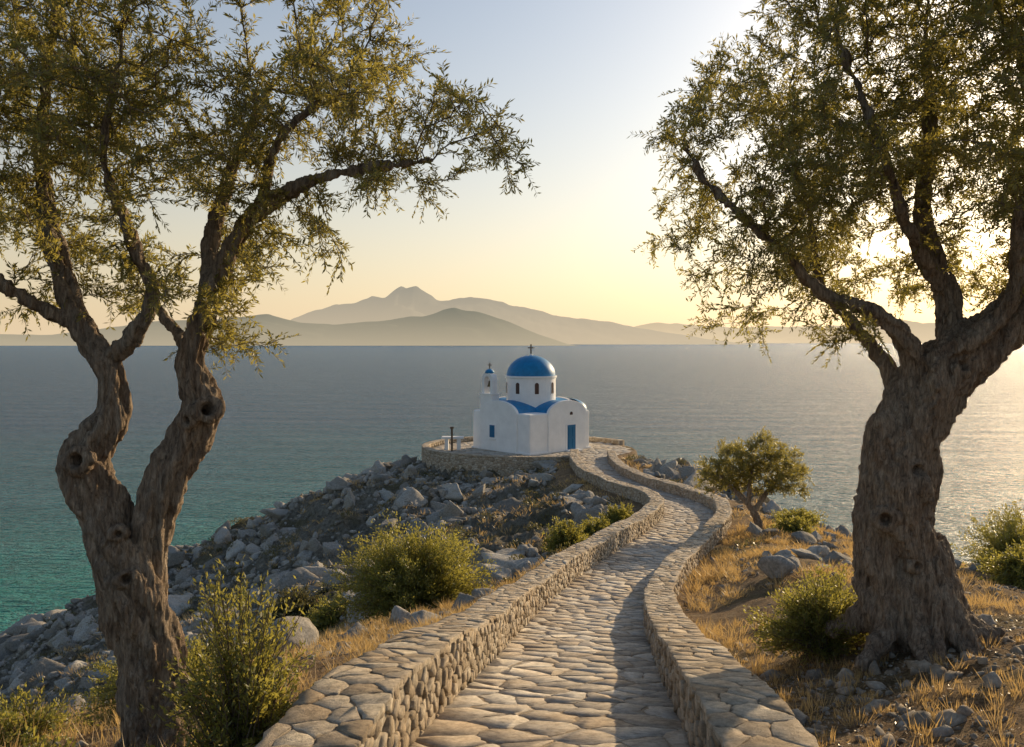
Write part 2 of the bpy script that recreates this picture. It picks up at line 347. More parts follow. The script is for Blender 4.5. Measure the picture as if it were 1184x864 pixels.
# ------------------------------------------------------------------ leaves / grass
def leaf_geo(P,Dr,Nr,L,Wd):
    Dr=unit(Dr); sd=unit(np.cross(Dr,Nr)); L=L[:,None]; Wd=Wd[:,None]
    V=np.stack([P,P+Dr*L*.5+sd*Wd/2,P+Dr*L,P+Dr*L*.5-sd*Wd/2],1); return V.reshape(-1,3)
def leaf_obj(name,P,Dr,L,Wd,mat,r,parent=None,tone=None):
    Nr=unit(r.normal(size=P.shape)+np.array([0,0,.8])); V=leaf_geo(P,Dr,Nr,L,Wd); n=len(P)
    F=np.arange(4*n).reshape(n,4); rd=r.random(n)
    if tone is not None: rd=np.clip(rd*.55+tone*.45,0,1)
    return mesh_obj(name,V,F,np.full(n,4),mat,rd,parent=parent)
def grass_tufts(name,cx_,cy_,cz_,hgt,per,r,spread=.12,wk=1.):
    n=len(cx_)*per; c=np.repeat(np.c_[cx_,cy_,cz_],per,0); h=np.repeat(hgt,per)*r.uniform(.5,1.1,n)
    off=r.normal(0,1,(n,2))*spread*np.repeat(hgt/.25,per)[:,None]*.5; c[:,:2]+=off
    D=np.c_[off*1.8/spread*.5+r.normal(0,.3,(n,2)),np.full(n,1.1)]
    return leaf_obj(name,c-np.array([0,0,.02]),D,h,wk*r.uniform(.005,.009,n)*np.clip(c[:,1]/12,1,3.),MAT_GRASS,r,tone=np.repeat(r.random(len(cx_)),per))
r=np.random.default_rng(3)
def gc(x,y,r):
    d=path_dist(x,y); f=fbm(np.c_[x,y,0*x]*.35,3,91); return (d>1.95)&(ell(x,y)>1.04)&(r.random(len(x))<np.clip(.28+1.1*f+.5*(d<3.2)+.45*(x<0),0,1))
x,y,z=scatter(10500,-9,16,3.5,34,gc,33); hg=r.uniform(.07,.30,len(x))*np.where((y<13)&(x>0),.8,1.3); grass_tufts('dry_grass',x,y,z,hg,28,r)
x,y,z=scatter(4200,-26,20,32,68,lambda x,y,r:gc(x,y,r),34); grass_tufts('dry_grass',x,y,z,r.uniform(.2,.45,len(x)),14,r,.22,1.3)
x,y,z=scatter(26000,-6,10,4,14,lambda x,y,r:(path_dist(x,y)>1.85)&(r.random(len(x))<.5+.8*fbm(np.c_[x,y,0*x]*.8,3,95)),35); nL=len(x)
leaf_obj('leaf_litter',np.c_[x,y,z+.012],np.c_[r.normal(0,1,(nL,2)),r.normal(0,.12,nL)],r.uniform(.025,.06,nL),r.uniform(.008,.018,nL),MAT_LITTER,r)

def seg_geo(A,B,ra,rb,ns=5):
    d=unit(B-A); up=np.where(np.abs(d[:,2:3])>.9,np.array([[1.,0,0]]),np.array([[0,0,1.]])); u=unit(np.cross(d,up)); w=np.cross(d,u)
    an=np.arange(ns)*2*np.pi/ns; ca=np.cos(an)[None,:,None]; sa=np.sin(an)[None,:,None]; o=u[:,None]*ca+w[:,None]*sa
    V=np.concatenate([A[:,None]+o*ra[:,None,None],B[:,None]+o*rb[:,None,None]],1); m=len(A)
    a=np.arange(ns); b=(a+1)%ns; F=np.stack([a,b,ns+b,ns+a],1)[None]+(np.arange(m)*2*ns)[:,None,None]
    return V.reshape(-1,3),F.reshape(-1,4)
def shrub(name,loc,rad,nst,per,ll,lw,mat,seed,up=.6,leaf_from=.3):
    r=np.random.default_rng(seed); e=empty(name,loc); rad=np.array(rad)
    d=unit(r.normal(size=(nst,3))+np.array([0,0,up])); d[:,2]=np.abs(d[:,2])*.95+.05
    tip=d*rad*(r.uniform(.6,1.08,nst)*(1+.22*fbm(d*2.2+seed,3,seed)))[:,None]
    st=np.c_[r.normal(0,.12,(nst,2))*rad[:2],np.full(nst,-.05)]
    K=6; pts=[st+(tip-st)*t+np.c_[(tip-st)[:,:2]*(t*(1-t))*-.25,rad[2]*.35*t*(1-t)*np.ones(nst)]+r.normal(0,.03,(nst,3))*rad*t for t in np.linspace(0,1,K)]
    pts=np.array(pts); Vs=[];Fs=[];k=0
    for i in range(K-1):
        ra=np.full(nst,.008*(1-i/K)+.0015); V,F=seg_geo(pts[i],pts[i+1],ra,ra*.8,3); Vs.append(V);Fs.append(F+k);k+=len(V)
    F=np.vstack(Fs); mesh_obj(name+'_stems',np.vstack(Vs),F,np.full(len(F),4),MAT_TWIG,parent=e)
    n=nst*per; si=np.repeat(np.arange(nst),per); t=(leaf_from+(1-leaf_from)*r.random(n)**.75)*(K-1)*.9999; i=t.astype(int); f=(t-i)[:,None]
    a=pts[i,si]; b=pts[i+1,si]; P=a+(b-a)*f+r.normal(0,.035,(n,3))*rad.mean(); D=unit(b-a)*.7+r.normal(0,.6,(n,3))+np.array([0,0,.25])
    leaf_obj(name+'_leaves',P,D,r.uniform(.7,1.25,n)*ll,r.uniform(.8,1.2,n)*lw,mat,r,e,np.repeat(r.random(nst),per)); return e
def shr(x,y,rad,nst,per,ll,lw,seed,mat=None,up=.6,lf=.3,name='shrub'): shrub(name,(x,y,Gp(x,y)-.03),rad,nst,per,ll,lw,mat or MAT_BUSH,seed,up,lf)
shr(-2.0,6.3,(.62,.5,1.35),190,60,.052,.017,1,up=.8,lf=.15)
shr(-3.9,9.5,(.85,.8,.8),150,60,.055,.02,2)
shr(-3.3,5.9,(.5,.4,.5),90,50,.05,.018,12)
shr(-4.6,8.0,(.6,.6,.55),90,50,.05,.018,13)
shr(-5.4,12.5,(1.0,.9,.8),140,60,.06,.024,3)
shr(-2.9,25.5,(2.5,1.9,2.7),600,100,.10,.036,4)
shr(2.0,30.5,(1.0,.8,1.1),200,60,.10,.04,5)
shr(4.3,34.5,(1.0,.8,.9),180,60,.10,.04,6)
shr(3.2,33,(.9,.8,.8),160,60,.10,.04,16)
shr(3.95,10.9,(.95,.7,1.05),280,80,.05,.018,7,up=.8)
shr(-6.6,32,(1.3,1.,1.1),160,60,.12,.045,8)
shr(-9,36,(1.5,1.2,1.2),160,60,.12,.045,18,MAT_SCRUB)
shr(-12,33,(1.5,1.2,1.3),160,60,.12,.045,28,MAT_SCRUB)
shr(11.5,19,(1.,.9,1.0),220,70,.08,.03,9)
shr(13.3,22.5,(1.5,1.2,1.9),280,70,.09,.032,10)
shr(6.3,9.2,(.5,.5,.55),90,50,.05,.018,17)
shr(10.5,32,(.9,.8,.6),140,50,.1,.04,11)
shr(14,31,(1.3,1.,.8),140,50,.1,.04,21)
shr(12,36,(1.3,1.,.7),140,50,.1,.04,22)
x,y,z=scatter(1300,-38,24,24,80,lambda x,y,r:(path_dist(x,y)>2.6)&(ell(x,y)>1.06)&(r.random(len(x))<.35+.9*fbm(np.c_[x,y,0*x]*.12,2,7)),61)
per=120; m_=len(x); n_=m_*per; rr=np.random.default_rng(4); R_=rr.uniform(.15,.7,m_)
d=unit(rr.normal(size=(n_,3))); d[:,2]=np.abs(d[:,2])*.75; Pn=np.repeat(np.c_[x,y,z],per,0)+d*(np.repeat(R_,per)*rr.uniform(.5,1.05,n_))[:,None]
leaf_obj('hillside_scrub',Pn,d+rr.normal(0,.6,(n_,3)),rr.uniform(.08,.16,n_),rr.uniform(.04,.07,n_),MAT_SCRUB,rr,tone=np.repeat(rr.random(m_),per))

# ------------------------------------------------------------------ olive trees
def catmull(P,k=8):
    P=np.asarray(P,float); Q=np.vstack([2*P[0]-P[1],P,2*P[-1]-P[-2]]); out=[]
    for i in range(1,len(Q)-2):
        for t in np.arange(k)/k:
            a,b,c,d=Q[i-1:i+3]; out.append(.5*((2*b)+(c-a)*t+(2*a-5*b+4*c-d)*t*t+(3*b-a-3*c+d)*t**3))
    out.append(Q[-2]); return np.array(out)
def gnarly_tube(P,R,seed,ns=40,g=.19,twist=1.3):
    m=len(P); T=unit(np.gradient(P,axis=0)); u=unit(np.cross(T[0],[.3,1,.1])); V=[]; th=np.arange(ns)*2*np.pi/ns; s=0
    for i in range(m):
        u=unit(u-T[i]*(u@T[i])); w=np.cross(T[i],u)
        if i: s+=np.linalg.norm(P[i]-P[i-1])
        tw=th+twist*s
        q=np.c_[np.cos(tw)*1.6,np.sin(tw)*1.6,np.full(ns,s*.9)]
        rr=R[i]*(1+g*(fbm(q+seed*9.1,3,seed,.6)*1.1)+g*.55*np.sin(5*tw+2*np.sin(s*2+seed))+g*.4*np.sin(9*tw+1.5*np.sin(s*3)))
        V.append(P[i]+(u[None]*np.cos(th)[:,None]+w[None]*np.sin(th)[:,None])*rr[:,None])
    V=np.vstack(V); F=[];a=np.arange(ns);b=(a+1)%ns
    for i in range(m-1): F.append(np.stack([i*ns+a,i*ns+b,(i+1)*ns+b,(i+1)*ns+a],1))
    F=[list(f) for f in np.vstack(F)]; F.append(list(range(ns))[::-1]); F.append([(m-1)*ns+i for i in range(ns)])
    return V,F
def torus(c,nrm,R,r0):
    nrm=Vector(nrm).normalized(); q=nrm.to_track_quat('Z','Y'); V=[];F=[];A=20;B=10
    for i in range(A):
        for j in range(B):
            t=i*2*math.pi/A; p=j*2*math.pi/B; k=1+.2*math.sin(2*t+1)
            v=Vector(((R+r0*math.cos(p))*math.cos(t)*k,(R+r0*math.cos(p))*math.sin(t),r0*math.sin(p))); V.append((q@v+Vector(c))[:])
            F.append([i*B+j,((i+1)%A)*B+j,((i+1)%A)*B+(j+1)%B,i*B+(j+1)%B])
    return np.array(V),F
def olive(loc,sc,base,limbs,clumps,knots,density,step,leaf,tw_n,per,seed,voxel,copy=(1.,.85),nleafmax=.014,tipr=.0033,twl=.26,roots=0):
    r=np.random.default_rng(seed); e=empty('olive_tree',loc)
    W2=lambda a,b,dp:np.array([(a-base[0])*sc,dp,(base[1]-b)*sc])
    bm=bmesh.new(); nodes=[];par=[]
    for li,lb in enumerate(limbs):
        c=np.array([[*W2(a,b,dp),rd] for a,b,dp,rd in lb]); c=catmull(c,8); P,R=c[:,:3],np.maximum(c[:,3],.012)
        wgt=np.clip(R/.25,.15,1)[:,None]; P=P+wgt*.05*np.c_[vnoise(P*2.3+li,seed),vnoise(P*2.3+9+li,seed+1),0*R]
        V,F=gnarly_tube(P,R,seed+li); vs=[bm.verts.new(v) for v in V]
        for f in F: bm.faces.new([vs[i] for i in f])
        for i in range(len(P)):
            nodes.append(P[i]); par.append(len(nodes)-2 if i else -1)
    for k in range(roots):
        an=k*2*math.pi/roots+r.uniform(-.3,.3); rb=limbs[0][0][3]; L=rb*r.uniform(1.5,2.1)
        d=np.array([math.cos(an),math.sin(an),0]); P=np.array([d*rb*.2+[0,0,rb*1.9],d*rb*.58+[0,0,rb*.9],d*rb*.95+[0,0,rb*.28],d*L+[0,0,-.12]]); c=catmull(np.c_[P,[rb*.3,rb*.32,rb*.25,rb*.1]],6)
        V,F=gnarly_tube(c[:,:3],c[:,3],seed+40+k,20,.2,.6); vs=[bm.verts.new(v) for v in V]
        for f in F: bm.faces.new([vs[i] for i in f])
    for (a,b,dp,nr,R,r0) in knots:
        V,F=torus(W2(a,b,dp),nr,R,r0); vs=[bm.verts.new(v) for v in V]
        for f in F: bm.faces.new([vs[i] for i in f])
    bmesh.ops.recalc_face_normals(bm,faces=bm.faces)
    me=bpy.data.meshes.new('trunk'); bm.to_mesh(me); bm.free(); tmp=bpy.data.objects.new('tmp_trunk',me); C.objects.link(tmp)
    md=tmp.modifiers.new('r','REMESH'); md.mode='VOXEL'; md.voxel_size=voxel
    md=tmp.modifiers.new('s','SMOOTH'); md.factor=.5; md.iterations=1
    dg=bpy.context.evaluated_depsgraph_get(); me2=bpy.data.meshes.new_from_object(tmp.evaluated_get(dg)); bpy.data.objects.remove(tmp)
    co=np.empty(len(me2.vertices)*3); me2.vertices.foreach_get('co',co); co=co.reshape(-1,3); nn=np.empty(len(co)*3); me2.vertices.foreach_get('normal',nn); nn=nn.reshape(-1,3)
    ks=np.clip(sc/.0101,.6,1)
    ridg=1-np.abs(fbm(co*np.array([9,9,1.9])/ks+5,3,seed+3,.6))*1.6
    dsp=ks*(.02*fbm(co*np.array([7,7,2.4]),3,seed,.6)+.028*np.clip(ridg,-1,1))
    co+=nn*dsp[:,None]
    for (a,b,dp,nr,R,r0) in knots:      # hollows in the burls
        c=W2(a,b,dp); nv=np.array(nr,float); nv/=np.linalg.norm(nv); q=co-c; al=q@nv; pr=np.linalg.norm(q-al[:,None]*nv,axis=1)
        k=(1-sm(pr,R*.35,R*.95))*((al>-R*1.6)&(al<R*1.8)); co-=nv*(k*R*1.5)[:,None]
    me2.vertices.foreach_set('co',co.ravel()); me2.materials.clear(); me2.materials.append(MAT_BARK)
    me2.polygons.foreach_set('use_smooth',np.ones(len(me2.polygons),bool)); me2.update()
    t=bpy.data.objects.new('trunk',me2); C.objects.link(t); t.parent=e
    A=[]
    cl=[(W2(a,b,dp),rp*sc) for a,b,dp,rp in clumps]
    cl+= [(c+np.array([r.normal(0,.2)*rp,copy[0]*r.choice([-1,1]),r.normal(0,.2)*rp]),rp*copy[1]) for c,rp in cl]
    for c,rp in cl:
        k=max(5,int(density*rp**3*4)); d=unit(r.normal(size=(k,3)))*(r.random(k)**.42)[:,None]*rp*np.array([1.1,1.,.85]); A.append(c+d)
    A=np.vstack(A); f=fbm(A*1.5,2,seed+5); A=A[f>-.42]
    pos=np.array(nodes); nl=len(pos); par=list(par)
    D=np.full(len(A),1e9); I=np.zeros(len(A),int)
    def upd(newp,off):
        nonlocal D,I
        for i in range(0,len(newp),300):
            d=np.linalg.norm(A[:,None]-newp[None,i:i+300],axis=2); j=d.argmin(1); dm=d[np.arange(len(A)),j]; b=dm<D; D=np.where(b,dm,D); I=np.where(b,off+i+j,I)
    upd(pos,0); alive=D>step*1.2
    for it in range(90):
        if not alive.any(): break
        ids=I[alive]; dv=unit(A[alive]-pos[ids]); u_,inv=np.unique(ids,return_inverse=True); acc=np.zeros((len(u_),3)); np.add.at(acc,inv,dv)
        acc=unit(unit(acc)+r.normal(0,.22,acc.shape)+np.array([0,0,.03])); new=pos[u_]+acc*step
        off=len(pos); pos=np.vstack([pos,new]); par+=list(u_); upd(new,off); alive&=(D>step*1.35)
        if len(pos)>14000: break
    par=np.array(par); N=len(pos); rad=np.zeros(N)
    for i in range(N-1,-1,-1):
        if rad[i]==0: rad[i]=tipr**2.3
        if par[i]>=0: rad[par[i]]+=rad[i]
    rad=rad**(1/2.3); rad=np.minimum(rad,.06*max(1,sc/.01))
    k=np.arange(nl,N); V,F=seg_geo(pos[par[k]],pos[k],np.where(par[k]<nl,rad[k]*1.25,rad[par[k]]),rad[k],6)
    mesh_obj('branches',V,F,np.full(len(F),4),MAT_BARK,smooth=True,parent=e)
    k=k[rad[k]<nleafmax]; k=np.repeat(k,tw_n); d0=unit(pos[k]-pos[par[k]])
    td=unit(d0*.75+r.normal(0,.55,d0.shape)+np.array([0,0,-.02])); tl=r.uniform(.5,1.15,len(k))*twl; P0=pos[par[k]]+(pos[k]-pos[par[k]])*r.random(len(k))[:,None]
    mid=P0+td*tl[:,None]*.5; P1=P0+td*tl[:,None]+np.array([0,0,-1.])*(tl**2)[:,None]*.5
    V1,F1=seg_geo(P0,mid,np.full(len(k),.0028),np.full(len(k),.002),3); V2,F2=seg_geo(mid,P1,np.full(len(k),.002),np.full(len(k),.0012),3)
    F=np.vstack([F1,F2+len(V1)]); mesh_obj('twigs',np.vstack([V1,V2]),F,np.full(len(F),4),MAT_TWIG,parent=e)
    n=len(k)*per; ti=np.repeat(np.arange(len(k)),per); t=np.tile((np.arange(per)//2*2+1.)/per,len(k))+r.normal(0,.03,n); t=np.clip(t,.05,1.)
    a=P0[ti];b=mid[ti];c=P1[ti]; f=t[:,None]; P=np.where(f<.5,a+(b-a)*f*2,b+(c-b)*(f*2-1))
    pr=unit(np.cross(td,r.normal(size=td.shape)))[ti]*np.tile(np.where(np.arange(per)%2,1.,-1.),len(k))[:,None]
    D_=td[ti]*.75+pr*.8+r.normal(0,.3,(n,3)); L=r.uniform(.7,1.15,n)*leaf[0]
    leaf_obj('leaves',P,D_,L,L*leaf[1]*r.uniform(.8,1.15,n),MAT_OLIVE,r,e,np.repeat(r.random(len(k)),per))
    print('OLIVE',N,len(A),n); return e
limbs=[[(195,885,0,.31),(190,830,0,.25),(172,740,.02,.235),(150,650,0,.23),(122,580,0,.18),(100,520,0,.165),(128,468,.05,.11),(122,415,.05,.095),(86,368,.1,.085),(60,300,.15,.07),(28,200,.3,.055),(20,90,.4,.04),(40,-40,.4,.03)],
[(165,700,.05,.16),(172,620,.08,.16),(196,530,.1,.15),(228,462,.1,.14),(214,405,.1,.095),(238,340,.1,.085),(268,268,.1,.065),(310,222,.05,.052),(368,196,0,.038),(430,184,0,.03),(500,172,.05,.02)],
[(122,405,.05,.065),(160,372,-.05,.055),(186,328,-.15,.046),(172,280,-.25,.038),(150,190,-.4,.03),(160,90,-.4,.02)],
[(236,345,.1,.065),(232,260,.3,.052),(250,160,.5,.04),(290,60,.6,.025)],
[(86,368,.1,.055),(30,330,-.1,.04),(-20,290,-.2,.03)],
[(214,400,.1,.045),(180,370,.4,.03),(130,330,.7,.025)],
[(300,228,.05,.04),(330,150,-.1,.03),(390,100,-.1,.02)]]
knots=[(103,518,-.17,(-.15,-1,.1),.075,.05),(243,462,-.06,(.5,-.9,.3),.07,.045),(160,650,-.22,(.2,-1,0),.05,.035),(222,474,-.06,(-.3,-1,0),.045,.035),(150,600,-.19,(.2,-1,0),.035,.03)]
clumps=[(40,60,.3,100),(150,40,-.3,100),(60,160,.5,85),(150,140,-.5,85),(235,90,.3,80),(245,170,.2,70),(350,70,.1,62),(340,140,.4,70),(400,60,.1,62),(410,120,-.3,70),(440,20,.2,60),(430,175,.2,48),(470,90,.3,50),(515,110,.2,45),(560,125,.1,36),(580,165,0,30),(598,182,0,18),(500,200,.1,32),(455,232,0,24),(350,235,.3,42),(385,280,.2,26),(300,275,-.2,42),(270,335,0,48),(285,392,.1,34),(230,300,.5,44),(195,415,.2,24),(130,290,.5,55),(60,250,.3,66),(5,250,-.2,75),(5,340,.1,36),(90,330,.4,30),
(100,-80,0,110),(250,-60,.2,80),(400,-60,.2,70),(-60,80,0,100),(-80,230,0,80)]
olive((-2.82,7.,Gp(-2.82,7)),1/141,(195,860),limbs,clumps,knots,88,.11,(.060,.25),3,22,11,.013,copy=(.8,.8),roots=5)
limbs=[[(1085,765,0,.60),(1066,735,0,.49),(1045,690,0,.42),(1030,620,0,.40),(1032,560,0,.38),(1054,490,0,.35),(1084,440,0,.35),(1130,404,0,.28),(1182,362,0,.24),(1228,300,.1,.2),(1260,200,.2,.14),(1270,80,.2,.08)],
[(1050,480,-.1,.17),(1052,425,-.1,.12),(1030,388,-.15,.095),(990,364,-.2,.08),(940,344,-.2,.06),(900,300,-.2,.045),(860,262,-.1,.035),(815,215,0,.025),(790,170,0,.018)],
[(1100,430,.1,.14),(1104,350,.2,.11),(1082,260,.3,.08),(1096,160,.4,.06),(1090,40,.4,.04)],
[(1180,365,0,.14),(1165,290,-.3,.10),(1170,180,-.5,.07),(1150,60,-.5,.04)],
[(1030,600,-.1,.14),(1048,500,.0,.13),(1040,440,.2,.09),(1010,385,.5,.06),(975,330,.7,.045),(960,230,.8,.035),(930,130,.8,.025)],
[(1104,350,.2,.07),(1040,270,-.2,.05),(1000,180,-.4,.035),(960,80,-.4,.025)],
[(1060,430,-.2,.10),(1120,390,-.35,.08),(1148,340,-.5,.06),(1130,260,-.8,.045)]]
knots=[(1008,600,-.36,(-.4,-1,.1),.085,.06),(1042,545,-.37,(.1,-1,0),.08,.05),(1095,430,-.3,(.2,-1,.3),.08,.06),(1040,650,-.40,(.1,-1,0),.05,.04)]
clumps=[(940,20,0,75),(1060,20,.5,95),(1150,20,-.3,100),(875,80,.2,58),(815,130,0,44),(770,160,0,30),(805,200,.3,40),(880,165,-.4,62),(960,120,.6,80),(1060,120,-.6,90),(1150,130,.4,95),(790,275,0,34),(830,320,.2,38),(860,262,.5,50),(930,230,-.2,70),(1020,220,.5,75),(1120,230,-.5,75),(1185,260,.3,65),(890,320,0,42),(925,385,.2,27),(965,310,.6,50),(965,395,.3,22),(1055,320,.8,45),(1150,310,.6,50),(845,362,0,24),
(950,-70,0,70),(1080,-90,0,100),(1200,-60,0,110),(1270,80,0,100),(1280,220,0,85),(1240,330,.5,50)]
olive((4.74,10.,Gp(4.74,10)),1/98.7,(1060,745),limbs,clumps,knots,60,.14,(.072,.26),3,22,23,.017,copy=(1.3,.9),twl=.32,roots=7)
limbs=[[(877,616,0,.2),(872,600,0,.13),(862,582,0,.11),(845,565,.1,.07),(830,548,.1,.05)],[(866,592,0,.09),(882,570,.1,.07),(900,552,.1,.05)],[(862,585,0,.08),(862,556,-.1,.05),(868,530,0,.035)]]
clumps=[(822,540,0,22),(845,525,0,24),(870,518,.2,26),(895,528,0,24),(915,546,.1,20),(885,552,-.3,24),(850,552,.3,22),(923,570,0,12),(817,563,0,11),(870,545,0,24)]
olive((9.6,33.,Gp(9.6,33)),1/30.,(875,612),limbs,clumps,[],34,.16,(.12,.33),3,14,31,.03,copy=(.6,.9),nleafmax=.05,tipr=.004,twl=.32)

# ------------------------------------------------------------------ church
CH=empty('church',(1.6,71.9,TZ),math.radians(43))
def bmobj(name,bm,mat,bev=0,smooth=False,parent=CH):
    bmesh.ops.recalc_face_normals(bm,faces=bm.faces)
    me=bpy.data.meshes.new(name); bm.to_mesh(me); bm.free(); me.materials.append(mat)
    if smooth: me.polygons.foreach_set('use_smooth',np.ones(len(me.polygons),bool))
    o=bpy.data.objects.new(name,me); C.objects.link(o); o.parent=parent
    if bev:
        b=o.modifiers.new('b','BEVEL'); b.width=bev; b.segments=3; b.limit_method='ANGLE'
    return o
def box(name,x0,x1,y0,y1,z0,z1,mat,bev=.04,parent=CH):
    bm=bmesh.new(); bmesh.ops.create_cube(bm,size=1)
    for v in bm.verts: v.co=((x0+x1)/2+v.co.x*(x1-x0),(y0+y1)/2+v.co.y*(y1-y0),(z0+z1)/2+v.co.z*(z1-z0))
    return bmobj(name,bm,mat,bev,parent=parent)
def prism(name,prof,axis,a0,a1,off,mat,bev=0,smooth=False,parent=CH):
    bm=bmesh.new(); f=lambda u,z,a:(a,u+off,z) if axis=='x' else (u+off,a,z)
    A=[bm.verts.new(f(u,z,a0)) for u,z in prof]; B=[bm.verts.new(f(u,z,a1)) for u,z in prof]; k=len(prof)
    bm.faces.new(A); bm.faces.new(B[::-1])
    for i in range(k): bm.faces.new([A[i],A[(i+1)%k],B[(i+1)%k],B[i]])
    return bmobj(name,bm,mat,bev,smooth,parent)
def archp(w,z0,zs,rise,k=24): return [(-w,z0),(w,z0)]+[(w*math.cos(t),zs+rise*math.sin(t)) for t in np.linspace(0,math.pi,k)]
def lathe(name,prof,mat,seg=32,loc=(0,0),smooth=True,a0=0,a1=2*math.pi,parent=CH):
    bm=bmesh.new(); full=abs(a1-a0-2*math.pi)<1e-6; ks=seg if full else seg+1; R=[]
    for i in range(ks):
        t=a0+(a1-a0)*i/seg; R.append([bm.verts.new((loc[0]+r*math.cos(t),loc[1]+r*math.sin(t),z)) for r,z in prof])
    for i in range(seg):
        A=R[i];B=R[(i+1)%ks]
        for j in range(len(prof)-1): bm.faces.new([A[j],B[j],B[j+1],A[j+1]])
    bmesh.ops.remove_doubles(bm,verts=bm.verts,dist=1e-4); return bmobj(name,bm,mat,0,smooth,parent)
HX,HY=3.5,3.45
box('nave_walls',-HX,HX,-HY,HY,-.3,3.2,MAT_WHITE,.1)
box('plinth',-HX-.09,HX+.09,-HY-.09,HY+.09,-.3,.16,MAT_WHITE,.03)
gw=2.15
for nm,ax,a0,a1,off in (('gable_west','x',-HX-.10,-HX+.18,.2),('gable_east','x',HX-.18,HX+.10,0),('gable_south','y',-HY-.10,-HY+.18,.75),('gable_north','y',HY-.18,HY+.10,0)):
    prism(nm,archp(gw+.1,.0,3.05,1.1),ax,a0,a1,off,MAT_WHITE,.035)
prism('vault_roof_west',archp(gw+.02,2.9,3.03,1.08),'x',-HX+.185,0,.2,MAT_BLUE,0,False)
prism('vault_roof_east',archp(gw+.02,2.9,3.03,1.08),'x',.01,HX-.185,0,MAT_BLUE)
prism('vault_roof_south',archp(gw+.02,2.9,3.03,1.07),'y',-HY+.185,-.02,.75,MAT_BLUE)
prism('vault_roof_north',archp(gw+.02,2.9,3.03,1.07),'y',.02,HY-.185,0,MAT_BLUE)
lathe('drum',[(0,3.3),(2.07,3.3),(2.07,5.93),(2.18,5.95),(2.18,6.1),(0,6.1)],MAT_WHITE,48,smooth=False)
lathe('dome',[(2.06*math.cos(t),6.08+1.72*math.sin(t)) for t in np.linspace(0,math.pi/2,18)],MAT_BLUE,48)
lathe('dome_finial',[(.0,7.72),(.16,7.74),(.12,7.86),(.05,7.92),(0,7.94)],MAT_WHITE,12)
def cross(nm,x,y,z,s):
    box(nm+'_post',x-.04*s,x+.04*s,y-.04*s,y+.04*s,z,z+.75*s,MAT_WOOD,.0)
    bm=bmesh.new(); bmesh.ops.create_cube(bm,size=1)
    for v in bm.verts:
        c=Vector((v.co.x*.5*s,v.co.y*.07*s,v.co.z*.08*s)); c.rotate(Matrix.Rotation(math.radians(-43),3,'Z')); v.co=c+Vector((x,y,z+.48*s))
    bmobj(nm+'_arms',bm,MAT_WOOD)
cross('dome_cross',0,0,7.9,1.1)
for i in range(8):
    t=math.radians(-133+i*45+12); c=Vector((2.075*math.cos(t),2.075*math.sin(t),0))
    for nm,w,z0,zs,d,mt in (('drum_window',.17,4.65,5.4,.03,MAT_DARK),('drum_window_surround',.26,4.56,5.4,.012,MAT_WHITE)):
        prof=archp(w,z0,zs,w); bm=bmesh.new(); T=Vector((-math.sin(t),math.cos(t),0)); N=Vector((math.cos(t),math.sin(t),0))
        A=[bm.verts.new(c-N*.15+T*u+Vector((0,0,z))) for u,z in prof]; B=[bm.verts.new(c+N*d+T*u+Vector((0,0,z))) for u,z in prof]; k=len(prof)
        bm.faces.new(A); bm.faces.new(B[::-1])
        for j in range(k): bm.faces.new([A[j],A[(j+1)%k],B[(j+1)%k],B[j]])
        bmobj(f'{nm}_{i+1}',bm,mt)
lathe('apse_wall',[(1.35,-.3),(1.35,3.1)],MAT_WHITE,24,(HX+.1,-1.2),a0=-math.pi/2,a1=math.pi/2)
lathe('apse_roof',[(1.4*math.cos(t),3.1+.95*math.sin(t)) for t in np.linspace(0,math.pi/2,10)],MAT_BLUE,24,(HX+.1,-1.2),a0=-math.pi/2,a1=math.pi/2)
dx=1.15; yf=-HY-.10
prism('door_surround',archp(.66,.02,2.1,.3),'y',yf-.03,yf+.05,dx,MAT_WHITE,.01)
box('door_leaf',dx-.46,dx+.46,yf-.075,yf-.02,.03,2.12,MAT_BLUEW,.01)
for k in (-1,1):
    for zz in (.25,1.2): box(f'door_panel_{k}_{int(zz*10)}',dx+k*.23-.15,dx+k*.23+.15,yf-.1,yf-.07,zz,zz+.75,MAT_BLUEW,.012)
box('door_step',dx-.75,dx+.75,yf-.6,yf-.04,-.1,.12,MAT_WHITE,.03)
prism('door_lunette',archp(.16,2.95,3.05,.16),'y',yf-.03,yf+.05,dx,MAT_DARK)
def window(nm,y,z0,w=.3,h=1.0):
    xf=-HX-.10
    box(nm+'_frame',xf-.03,xf+.05,y-w-.09,y+w+.09,z0-.09,z0+h+.09,MAT_WHITE,.015)
    box(nm+'_shutter',xf-.06,xf-.02,y-w,y+w,z0,z0+h,MAT_BLUEW,.01)
    box(nm+'_bar_v',xf-.085,xf-.055,y-.03,y+.03,z0,z0+h,MAT_BLUEW,.0); box(nm+'_bar_h',xf-.083,xf-.057,y-w,y-.032,z0+h*.5-.03,z0+h*.5+.03,MAT_BLUEW,0)
    box(nm+'_sill',xf-.12,xf+.0,y-w-.12,y+w+.12,z0-.17,z0-.095,MAT_WHITE,.01)
window('window',.85,1.1)
bx0,bx1=-HX-.05,-HX+.85; by=1.75
box('bell_tower_base',bx0,bx1,by-.72,by+.72,2.9,4.55,MAT_WHITE,.05)
box('bell_tower_ledge',bx0-.07,bx1+.07,by-.79,by+.79,4.55,4.66,MAT_WHITE,.02)
for sgn in (-1,1): box(f'belfry_pier_{(sgn+1)//2+1}',bx0+.16,bx1-.16,by+sgn*.52-.15,by+sgn*.52+.15,4.66,5.75,MAT_WHITE,.02)
bm=bmesh.new(); k=12; xa,xb=bx0+.16,bx1-.16; rows=[]
